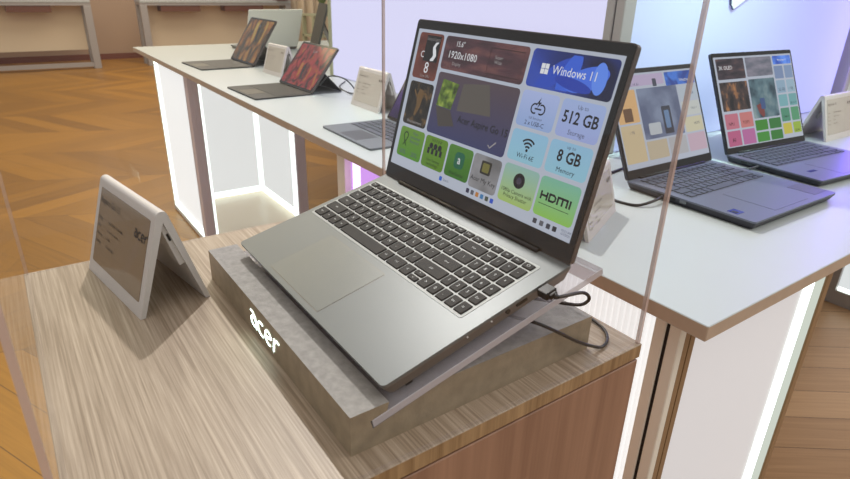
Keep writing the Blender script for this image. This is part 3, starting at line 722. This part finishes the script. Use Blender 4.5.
b = MB(); b.box(xa+.02-ox, xa+.06-ox, ya+.003-oy, ya+.011-oy, .03, tb-.005).box(xa+.06-ox, xb-.066-ox, ya+.003-oy, ya+.011-oy, .03, .06); b.obj('led_strip', M_['led'], PL)
bx('side_panel', M_['wall_glow'], PL, xa, xa+.02, ya+.03, yb-.02, .025, tb, 0)
bx('back_panel', M_['wall_glow'], PL, xa, xb-.03, yb-.02, yb, .025, tb, 0)
bx('inner_panel', M_['wall_glow'], PL, xa+.02, xb-.066, ya+.03, ya+.036, .025, tb, 0)
bx('lit_floor_board', pbr('pale lit floor board', (222, 204, 176), .3), PL, xa+.03, xb-.03, ya+.03, yb-.03, .002, .022, .001)  # added pale board, stands in for the floor lit by the strips
bx('clear_sheet', M_['ribclear'], PL, xb-.012, xb-.008, ya+.05, yb-.06, .025, tb, 0)
for x0, x1, y0, y1, z0, z1 in ((xa+.0205, xa+.045, yb-.045, yb-.0205, .03, tb-.005), (xa+.045, xb-.06, yb-.04, yb-.0205, .03, .06), (xa+.0205, xa+.045, ya+.06, yb-.045, .03, .06),
                               (xb-.03, xb-.013, yb-.078, yb-.0605, .03, tb-.005), (xb-.03, xb-.013, ya+.0505, ya+.065, .03, tb-.005)):
    bx('led_strip', M_['led'], PL, x0, x1, y0, y1, z0, z1, 0)

# --- rear right pedestal
xa, xb, ya, yb = -.93, -.38, 3.0, 3.5
PB = empty('lightbox_pedestal', Matrix.Translation(((xa+xb)/2, (ya+yb)/2, 0)), 'grey-framed lightbox pedestal at the right edge, beneath the back of the white table', 'pedestal', 'lightbox pedestals')
ox, oy = (xa+xb)/2, (ya+yb)/2
bx('base_frame', M_['greyframe'], PB, xa, xb, ya, yb, 0, .07)
bx('post', M_['greyframe'], PB, xa, xa+.06, ya, ya+.06, .07, tb)
bx('post', M_['greyframe'], PB, xb-.06, xb, ya, ya+.06, .07, tb)
bx('lit_sheet', M_['backlit'], PB, xa+.06, xb-.06, ya+.02, ya+.03, .07, tb, 0)
bx('led_strip', M_['led'], PB, xa+.065, xb-.065, ya+.008, ya+.019, .071, .085, 0)

# ============================================================ LIGHT TOWER on the table
wx0, wx1, wy0, wy1 = -2.53, -.955, 1.252, 2.61
wz1 = 2.25
TW = empty('light_tower', Matrix.Translation(((wx0+wx1)/2, (wy0+wy1)/2, tz)), 'tall glowing lavender and pale blue light wall rising from the middle of the white table', 'light wall')
ox, oy = (wx0+wx1)/2, (wy0+wy1)/2; H_ = wz1-tz
def bt(name, mat, x0, x1, y0, y1, z0, z1, bevel=.002):
    return MB().box(x0-ox, x1-ox, y0-oy, y1-oy, z0, z1, bevel=bevel, seg=1).obj(name, mat, TW)
bt('core', M_['white'], wx0+.03, wx1-.03, wy0+.03, wy1-.03, .0005, H_)
for a, c in ((wx0+.03, -2.073), (-2.067, wx1-.06)): bt('front_panel', M_['towerA'], a, c, wy0+.004, wy0+.016, .004, H_-.02, 0)
tag(bt('end_panel', M_['towerB'], wx1-.016, wx1-.004, wy0+.045, wy1-.07, .004, H_-.02, 0), 'pale blue panel shading to violet')
bt('frame_post', M_['shelfgreen'], wx0, wx0+.028, wy0, wy0+.03, .0005, H_)
bt('frame_post', M_['greyframe'], wx1-.055, wx1-.03, wy0-.002, wy0+.03, .0005, H_)
bt('frame_post', M_['groove'], wx1-.03, wx1-.026, wy0+.002, wy0+.03, .0005, H_, 0)
bt('frame_post', M_['greyframe'], wx1-.026, wx1, wy0-.002, wy0+.042, .0005, H_)
bt('frame_post', M_['greyframe'], wx1-.03, wx1+.02, wy1-.03, wy1+.01, .0005, H_)
# printed picture on the pale blue end
PT = empty('printed_picture', Matrix.Translation((wx1-.0035, 1.73, cam_z-.052)), 'small tilted print of a pale laptop on the blue light wall, at the top edge', 'picture')
b = MB(); b.prism([(-.018, .012), (.0, .0), (.075, .035), (.03, .1), (-.04, .08)], 0, .004, axis='x'); b.obj('print', pbr('print pale', (214, 220, 210), .6), PT)
b = MB(); b.prism([(-.02, .014), (-.002, -.002), (.0, .0), (-.018, .012)], 0, .0045, axis='x'); b.prism([(-.044, .08), (-.04, .082), (-.016, .013), (-.02, .012)], 0, .0046, axis='x'); b.obj('shaded_edge', pbr('print slate', (92, 104, 128), .6), PT)

# ============================================================ TABLE LAPTOPS
def small_ui(scr, W, H, chin, side, top, spec):
    w = W-2*side; h = H-chin-top
    for (u0, u1, v0, v1, m) in spec:
        tile('tile', scr, side+u0*w, side+u1*w, chin+(1-v1)*h, chin+(1-v0)*h, m, .003)
def L(n, c, k=.8): return lit(n, c, k)
kmats = [M_['blue_key'], M_['keyside'], M_['legend']]
# first right laptop
W, D, H = .327, .287, .243
a = 1.5634
R1 = empty('laptop', place(-.4651, 1.0765, tz+.0003, a), 'blue-grey laptop on the white table, its screen half covered by the big laptop lid', 'laptop', 'laptops at the right end of the white table')
s1 = laptop(R1, W, D, .0185, 2.0104, H, M_['blue_silver'], M_['blue_edge'], M_['blue_edge'], (.02, W-.02, .14, .272), (.1, .23, .014, .122), kmats, M_['blue_silver'], False, False, gap=.002)
small_ui(s1, W, H, .02, .007, .011, [
    (.01, .60, .02, .14, L('pale pink strip', (196, 180, 212), .7)), (.62, .99, .02, .17, litramp('blue bloom small', [(.35, (20, 60, 150)), (.6, (60, 120, 220))], .8, 30, distort=1.)),
    (.01, .24, .17, .52, L('amber tile', (222, 178, 122), .75)), (.26, .74, .17, .72, litramp('slate product', [(.4, (88, 98, 128)), (.6, (126, 138, 164))], .8, 12)),
    (.76, .99, .19, .35, L('pale tile', (190, 202, 214), .7)), (.76, .99, .37, .53, L('pale tile b', (206, 210, 206), .7)), (.76, .99, .55, .72, L('cream tile', (214, 208, 178), .7)),
    (.01, .24, .54, .94, L('sand tile', (214, 194, 156), .7)), (.26, .5, .74, .94, L('beige tile', (200, 186, 160), .7)), (.52, .74, .74, .94, L('grey tile', (186, 186, 190), .7)), (.76, .99, .74, .94, L('rose tile', (206, 180, 196), .7))])
tile('icon', s1, .165, .198, .085, .15, L('phone dark', (52, 56, 70)), .003, .0008); tile('icon', s1, .172, .19, .098, .14, L('phone blue', (110, 140, 180), .7), .003, .0010)
tile('icon', s1, .108, .152, .088, .115, L('white prism', (196, 202, 208), .7), .004, .0008)
tile('icon', s1, .152, .166, .198, .216, L('phone top', (70, 74, 92), .7), .002, .0007)
tile('icon', s1, .03, .06, .125, .155, L('amber dark', (112, 80, 52), .7), .003, .0007)
lettering('lettering', wht, s1, [(('Windows 11', .0105, .282, .206, .0008))])
lettering('lettering', mid, s1, [(('Aspire 14 AI', .01, .075, .206, .0008)), (('Wi-Fi 7', .008, .292, .135, .0008)), (('HDMI', .009, .292, .098, .0008)), (('32 GB', .009, .29, .172, .0008)), (('1 TB', .009, .045, .1, .0008))])
MB().box(.012, .036, .04, .062, .0186, .0190).obj('sticker', lit('blue sticker', (60, 70, 200), .35), R1)
MB().box(.014, .024, .044, .056, .0190, .0192).obj('sticker', M_['black'], R1)
MB().box(.27, .325, .018, .075, .0186, .0189).obj('sticker', pbr('spec sticker', (92, 92, 104), .4), R1)
for y in (.14, .165, .19): MB().box(-.0004, .004, y, y+.014, .009, .0145).obj('port', M_['steel'] if y < .15 else M_['black'], R1)
# second right laptop
W, D, H = .357, .24, .262
a = 1.4853
R2 = empty('laptop', place(-.5195, 1.4697, tz+.0003, a), 'rightmost laptop on the white table, dark tiles with pink and green squares on its screen', 'laptop', 'laptops at the right end of the white table')
s2 = laptop(R2, W, D, .0175, 2.002, H, M_['blue_silver'], M_['blue_edge'], M_['blue_edge'], (.02, W-.02, .115, .226), (.11, .245, .01, .1), kmats, M_['blue_silver'], False, False, gap=.002, chin=.016)
small_ui(s2, W, H, .016, .007, .011, [
    (.02, .36, .02, .25, litramp('city dusk', [(.35, (30, 28, 38)), (.55, (66, 54, 62)), (.7, (110, 80, 72))], .85, 26, (.7, 2, 1))),
    (.38, .72, .02, .24, litramp('haze', [(.35, (92, 98, 112)), (.65, (140, 136, 150))], .8, 14, (1, 3, 1))),
    (.74, .99, .02, .12, litramp('blue bloom tiny', [(.35, (40, 80, 180)), (.6, (90, 140, 236))], .9, 30)),
    (.02, .36, .28, .60, litramp('night city', [(.35, (22, 20, 24)), (.55, (70, 54, 50)), (.72, (176, 120, 72))], .9, 45, (1, .6, 1))),
    (.38, .72, .27, .72, litramp('teal lake', [(.35, (40, 62, 74)), (.5, (84, 112, 122)), (.68, (130, 148, 150))], .9, 16)),
    (.02, .18, .63, .80, L('rose square', (190, 112, 130), .8)), (.20, .36, .63, .80, L('salmon square', (196, 120, 118), .8)), (.02, .18, .82, .99, L('pink square', (182, 92, 130), .8)), (.20, .36, .82, .99, L('mauve square', (180, 104, 156), .8)),
    (.38, .54, .74, .86, L('green square', (58, 132, 40), .8)), (.56, .72, .74, .86, L('deep green square', (44, 116, 50), .8)), (.38, .54, .88, .99, L('leaf square', (62, 140, 48), .8)), (.56, .72, .88, .99, L('moss square', (48, 120, 44), .8)),
    (.74, .86, .14, .29, L('steel square', (120, 140, 176), .8)), (.88, .99, .14, .29, L('steel square b', (128, 150, 184), .8)), (.74, .86, .31, .46, L('ice square', (140, 168, 190), .8)), (.88, .99, .31, .46, L('ice square b', (150, 178, 196), .8)),
    (.74, .86, .48, .62, L('aqua square', (118, 170, 178), .8)), (.88, .99, .48, .62, L('aqua square b', (110, 164, 168), .8)), (.74, .86, .64, .80, L('sea square', (74, 140, 112), .8)), (.88, .99, .64, .80, L('sea square b', (82, 150, 110), .8)),
    (.74, .86, .82, .95, L('yellow square', (196, 186, 70), .8)), (.88, .99, .82, .95, L('lime square', (150, 178, 60), .8))])
lettering('lettering', wht, s2, [(('Windows 11', .008, .303, .234, .0008)), (('3K OLED', .014, .05, .222, .0008))])
lettering('lettering', ink, s2, [(('NPU', .012, .037, .076, .0008)), (('TOPS', .012, .099, .076, .0008)), (('AI', .016, .037, .034, .0008)), (('USB-C', .009, .282, .076, .0008)), (('HDMI', .009, .325, .034, .0008)), (('Wi-Fi 7', .009, .325, .112, .0008)), (('1 TB', .011, .325, .152, .0008)), (('32 GB', .011, .282, .152, .0008))])
mb = MB(); mb.flat = True; mb.ribbon([(.17, .12), (.175, .1), (.182, .085)], [.03, .026, .01], .0008); mb.obj('icon', L('red boat', (120, 58, 54)), s2)
tile('icon', s2, .175, .195, .105, .135, L('blue boat', (60, 84, 130)), .004, .0010)
MB().box(.045, .075, .05, .06, .0176, .0180).obj('sticker', lit('blue sticker b', (70, 80, 200), .3), R2)
for y in (.12, .15, .18): MB().box(-.0004, .004, y, y+.016, .008, .0135).obj('port', M_['black'], R2)

def tablet(x, y, rz, W, D, phi, H, label, art, keys=False, deckm=None, palm=None, name='tablet_computer'):
    r = empty(name, place(x, y, tz+.0003, rz), label, 'tablet', 'tablets along the front of the white table')
    T_ = .0055
    MB().prism(rrect(0, W, 0, D, .007, 4), 0, T_).obj('keyboard_cover', deckm or M_['tabgrey'], r)
    if keys:
        keyboard(r, .012, W-.012, .085, D-.012, T_, [M_['blue_key'], M_['keyside'], M_['legend']], M_['tabblue'], False, legends=False)
    else:
        MB().prism(rrect(.012, W-.012, .085, D-.012, .002, 2), T_-.0002, T_+.0006).obj('keyboard', M_['keyside'], r)
    MB().prism(rrect(W*.33, W*.67, .010, .078, .002, 2), T_-.0002, T_+.0004).obj('trackpad', palm or M_['tabgrey2'], r)
    lv = V((0, -math.cos(phi), math.sin(phi))); nn = V((0, -math.sin(phi), -math.cos(phi)))
    fr = Matrix(((1, 0, 0, 0), (0, lv.y, nn.y, D-.004), (0, lv.z, nn.z, T_+.003), (0, 0, 0, 1)))
    MB().prism(rrect(0, W, 0, H, .007, 4), -.008, 0).obj('body', M_['lid'], r, mtx=fr)
    MB().prism(rrect(.0015, W-.0015, .0015, H-.0015, .006, 4), 0, .0006).obj('bezel', M_['bezel'], r, mtx=fr)
    s = MB().prism([(.008, .009), (W-.008, .009), (W-.008, H-.009), (.008, H-.009)], .0006, .001).obj('screen', art, r, mtx=fr)
    lettering('lettering', wsoft, s, [(('12:30', .016, W*.5, H*.82, .0014))])
    # kickstand leaf from half-way up the back to the table
    hp = fr @ V((0, H*.46, -.0085)); ft = V((0, hp.y+.075, .0005))
    d = (ft-hp); n = V((0, -d.z, d.y)).normalized()*.0025
    if n.z < 0: n = -n
    b = MB()
    b.prism([(hp.y-n.y, hp.z-n.z), (ft.y-n.y, max(ft.z-n.z, .0004)), (ft.y+n.y, ft.z+n.z), (hp.y+n.y, hp.z+n.z)], .012, W-.012, axis='x')
    b.obj('kickstand', M_['black'], r)
    return r
art1 = litramp('amber leaf wallpaper', [(.32, (24, 34, 24)), (.46, (84, 64, 34)), (.56, (150, 92, 40)), (.68, (176, 150, 70))], .75, 14, (1.6, .7, 1), .8, .6)
art2 = litramp('red leaf wallpaper', [(.32, (26, 38, 36)), (.44, (96, 34, 30)), (.53, (176, 56, 60)), (.6, (150, 60, 44)), (.66, (190, 120, 44)), (.78, (120, 84, 70))], .68, 22, (1.3, .8, 1), .8, .7)
art3 = litramp('violet wallpaper', [(.35, (34, 24, 66)), (.6, (80, 54, 128)), (.75, (120, 90, 150))], .7, 10)
tablet(-3.194, .7642, .042, .304, .255, 2.16, .243, 'farthest open tablet with keyboard cover, dull amber leaves on its screen', art1)
tablet(-2.3827, .729, .025, .2948, .2224, 2.2313, .1984, 'open tablet with keyboard cover showing red leaves, second tablet from the left', art2)
tablet(-1.5942, .7569, -.0282, .2971, .225, 2.1168, .20, 'nearest tablet with grey keyboard, its violet screen mostly behind the big laptop lid', art3, True, M_['tabblue'], M_['cable_grey'])
# far laptop seen from behind
BK = empty('laptop', place(-3.8071, 1.5417, tz+.0003, -1.5039), 'laptop at the far end of the white table seen from behind, pale silver lid back', 'laptop')
M_['palelid'] = pbr('pale silver lid', (236, 238, 230), .5, 0.)
sb = laptop(BK, .335, .23, .0175, 1.9765, .2355, M_['silver'], M_['silver_edge'], M_['palelid'], (.02, .315, .11, .22), (.1, .23, .01, .098), kmats, M_['tray'], False, False, gap=.001)
# thin dark tablet leaning next to it
DK = empty('tablet_computer', place(-3.48, 1.62, tz+.0003, -.2), 'thin dark slate tablet leaning on edge just left of the light wall', 'tablet')
MB().prism(rrect(-.10, .10, 0, .27, .01, 4), -.006, .006).obj('slate', pbr('dark slate', (62, 66, 62), .4), DK, mtx=Matrix.Translation((0, 0, .006)) @ Matrix.Rotation(PI/2-.28, 4, 'X'))
MB().prism([(.055, .16), (.062, .16), (.13, .0006), (.122, .0006)], -.05, .05, axis='x').obj('prop', M_['black'], DK)

# table cables
def cable(name, pts, r, m, label):
    p0 = V(pts[0]); o = MB().tube([p-p0 for p in bez(pts, 8)], r, 8).obj(name, m, None, loc=p0)
    return tag(o, label, 'cable', 'cables on the white table')
zt = tz+.0028
cable('charging_cable', [(-2.09, .985, tz+.03), (-2.03, 1.0, tz+.075), (-1.98, 1.04, tz+.07), (-1.99, 1.09, tz+.02), (-2.06, 1.10, zt), (-2.2, 1.13, zt), (-2.32, 1.22, zt)], .0025, M_['cable'], 'thin black cable looping beside the kickstand of the red-leaf tablet')
cable('charging_cable', [(-.6555, 1.0725, tz+.012), (-.652, 1.03, tz+.009), (-.668, 1.0, zt), (-.72, .99, zt), (-.78, 1.02, zt), (-.83, 1.10, zt), (-.85, 1.2, zt)], .003, M_['cable'], 'black cable curving from the side port of the laptop right of the big laptop')
cable('charging_cable', [(-.668, 1.4805, tz+.012), (-.680, 1.452, tz+.006), (-.72, 1.442, zt), (-.79, 1.45, zt), (-.85, 1.48, zt), (-.88, 1.54, zt)], .003, M_['cable_grey'], 'grey cable leaving the side port of the rightmost laptop')

# ============================================================ SETTING
def struct(o): return tag(o, kind='structure')
b = MB()
b.face([(-12, -5, 0), (3, -5, 0), (3, .9, 0), (-1.2, .9, 0), (-1.2, 9, 0), (-12, 9, 0)], 0)
b.face([(-1.2, .9, 0), (3, .9, 0), (3, 9, 0), (-1.2, 9, 0)], 1)
struct(b.obj('floor', [M_['floorL'], M_['floorR']]))
struct(MB().box(-11.6, -11.5, -5, 9, 0, 3.3).obj('wall_left', M_['wall']))
struct(MB().box(-11.5, 3, 9, 9.1, 0, 3.3).obj('wall_back', M_['plaster']))
struct(MB().box(-11.5, -11.47, -5, 9, 0, .09).obj('baseboard_left', M_['base']))

# far display benches against the left wall
def bench(y0, y1, label, drawers, x=-10.45):
    r = empty('display_bench', Matrix.Translation((x, (y0+y1)/2, 0)), label, 'bench', 'grey-framed benches along the far wall'); oy = (y0+y1)/2
    MB().box(-.35, .05, y0-oy, y1-oy, .93, .97, bevel=.004).obj('top', M_['table'], r)
    MB().box(-.33, .04, y0-oy, y1-oy, .89, .929).obj('frame_rail', M_['greyframe'], r)
    for y in (y0-oy+.05, y1-oy-.05):
        for xx in (0, -.28): MB().box(xx-.045, xx+.045, y-.05, y+.05, 0, .888, bevel=.004).obj('leg', M_['greyframe'], r)
    MB().box(-.03, .03, y0-oy+.1, y1-oy-.1, .03, .09).obj('stretcher', M_['greyframe'], r)
    MB().box(-.28, -.25, y0-oy+.1, y1-oy-.1, .25, .887).obj('back_cloth', M_['cloth'], r)
    for a, c in drawers: MB().box(-.22, .03, a-oy, c-oy, .80, .888, bevel=.004).obj('drawer', M_['brownwood'], r)
    return r
bench(-1.6, 1.33, 'grey-framed bench by the far wall in the top left corner of the photo', [(.28, .82), (-1.2, -.5)])
bench(2.0, 4.45, 'grey-framed white bench by the far wall above the far end of the white table', [(2.3, 2.9), (3.3, 3.95)])
WB = MB().box(-.15, .1, -.1, .1, 0, .22, bevel=.01).obj('wooden_block', M_['brownwood'], None, loc=(-10.45, 4.28, .9703)); tag(WB, 'small brown wooden block on the far bench beside the beige curtain', 'block')
# curtain
pts = [(4.55+i*.03, .05*math.sin(i*1.1)) for i in range(28)]
b = MB()
for i in range(len(pts)-1):
    (y, x), (y2, x2) = pts[i], pts[i+1]
    b.prism([(x, y), (x2, y2), (x2-.02, y2), (x-.02, y)], 0.02, 2.6, axis='z')
tag(b.obj('curtain', M_['cloth'], None, loc=(-10.6, 0, 0)), 'beige hanging curtain in the far background left of the light wall', 'curtain')
# plant shelf
SH = empty('plant_shelf', Matrix.Translation((-9.6, 4.85, 0)), 'low pale green open shelf in the far background beside the edge of the light wall', 'shelf')
for y in (-.35, .38):
    for x in (0, -.4): MB().box(x-.03, x+.03, y-.03, y+.03, 0, .75).obj('post', M_['shelfgreen'], SH)
for z in (.1, .42, .75): MB().box(-.45, .05, -.38, .42, z, z+.03).obj('board', M_['shelfgreen'], SH)
def plant(y, z, h, label):
    r = empty('potted_plant', Matrix.Translation((-9.75, 4.85+y, z)), label, 'plant')
    MB().tube([(0, 0, 0), (0, 0, .1)], [.05, .065], 14).obj('pot', M_['tagwhite'], r)
    b = MB()
    for i in range(14):
        a = i*2.4; l = h*(.6+.4*random.random()); c, s = math.cos(a), math.sin(a); w = .03
        m_ = V((c*l*.4, s*l*.4, .1+l*.7)); e_ = V((c*l*.8, s*l*.8, .1+l*.85)); sd = V((-s, c, 0))*w
        b.face([(0, 0, .09), m_-sd, e_, m_+sd])
    b.obj('foliage', M_['leaf'], r)
plant(-.12, .7805, .42, 'leafy green plant in a white pot on top of the far green shelf')

# ============================================================ LIGHTS, WORLD, CAMERA
def area(name, loc, size, power, col, target=None, spread=None):
    l = bpy.data.lights.new(name, 'AREA'); l.shape = 'DISK' if size < .5 else 'SQUARE'; l.size = size; l.energy = power; l.color = col
    if spread: l.spread = spread
    o = bpy.data.objects.new(name, l); COL.objects.link(o); o.location = loc
    if target: o.rotation_euler = (V(target)-V(loc)).to_track_quat('-Z', 'Y').to_euler()
    return o
area('ceiling_spot', (-2.1, 1.0, 3.05),   .07, 50, (1, .97, .93), (-.65, .15, .97))
area('ceiling_fill', (.2, .2, 3.2), 2.2, 14, (1, .96, .92))  # soft overhead fill, added with no visible fixture
area('ceiling_fill', (-1.5, 3.5, 3.2), 2.0, 16, (1, .97, .95))
def strip(name, loc, sx, sy, power, col, dirv):
    l = bpy.data.lights.new(name, 'AREA'); l.shape = 'RECTANGLE'; l.size = sx; l.size_y = sy; l.energy = power; l.color = col
    o = bpy.data.objects.new(name, l); COL.objects.link(o); o.location = loc
    o.rotation_euler = V(dirv).to_track_quat('-Z', 'Y').to_euler(); return o
strip('violet_wall_washer', (wx1+.13, wy1-.04, tz+.62), .05, 1.2, 3.2, (.22, .13, 1), (-.4, -1, 0))
area('panel_fill', (wx1+.7, wy0+.25, 3.0), .3, 6, (.68, 1, .92), (wx1-.1, wy0+.3, 1.5), .7)  # unseen cool lamp added to brighten the near part of the end panel
area('ceiling_fill', (1.2, 3.6, 3.2), 1.6, 75, (1, .96, .9))  # unseen lamp added to brighten the floor on the right
area('ceiling_warm', (-5.2, .5, 3.2), 3.0, 70, (1, .86, .5))
area('ceiling_warm', (-9.0, 2.0, 3.2), 2.5, 90, (1, .86, .68))
w = bpy.data.worlds.new('World'); S.world = w; w.use_nodes = True
bg = w.node_tree.nodes['Background']; bg.inputs[0].default_value = (.80, .78, .77, 1); bg.inputs[1].default_value = .66

cam = bpy.data.cameras.new('camera'); co = bpy.data.objects.new('camera', cam); COL.objects.link(co)
cam.sensor_width = 36; cam.lens = 24.965; cam.clip_start = .02
r2 = V((.5741, .8184, .0252)); u2 = V((-.3427, .2122, .9151)); bk = V((.7436, -.534, .4023))
Mx = Matrix(((r2.x, u2.x, bk.x, 0), (r2.y, u2.y, bk.y, 0), (r2.z, u2.z, bk.z, cam_z), (0, 0, 0, 1)))
co.matrix_world = Mx
cam.dof.use_dof = True; cam.dof.focus_distance = .82; cam.dof.aperture_fstop = 12.
S.camera = co
S.view_settings.view_transform = 'Standard'; S.view_settings.look = 'None'; S.view_settings.gamma = 1; S.view_settings.exposure = 0
S.view_settings.use_curve_mapping = False
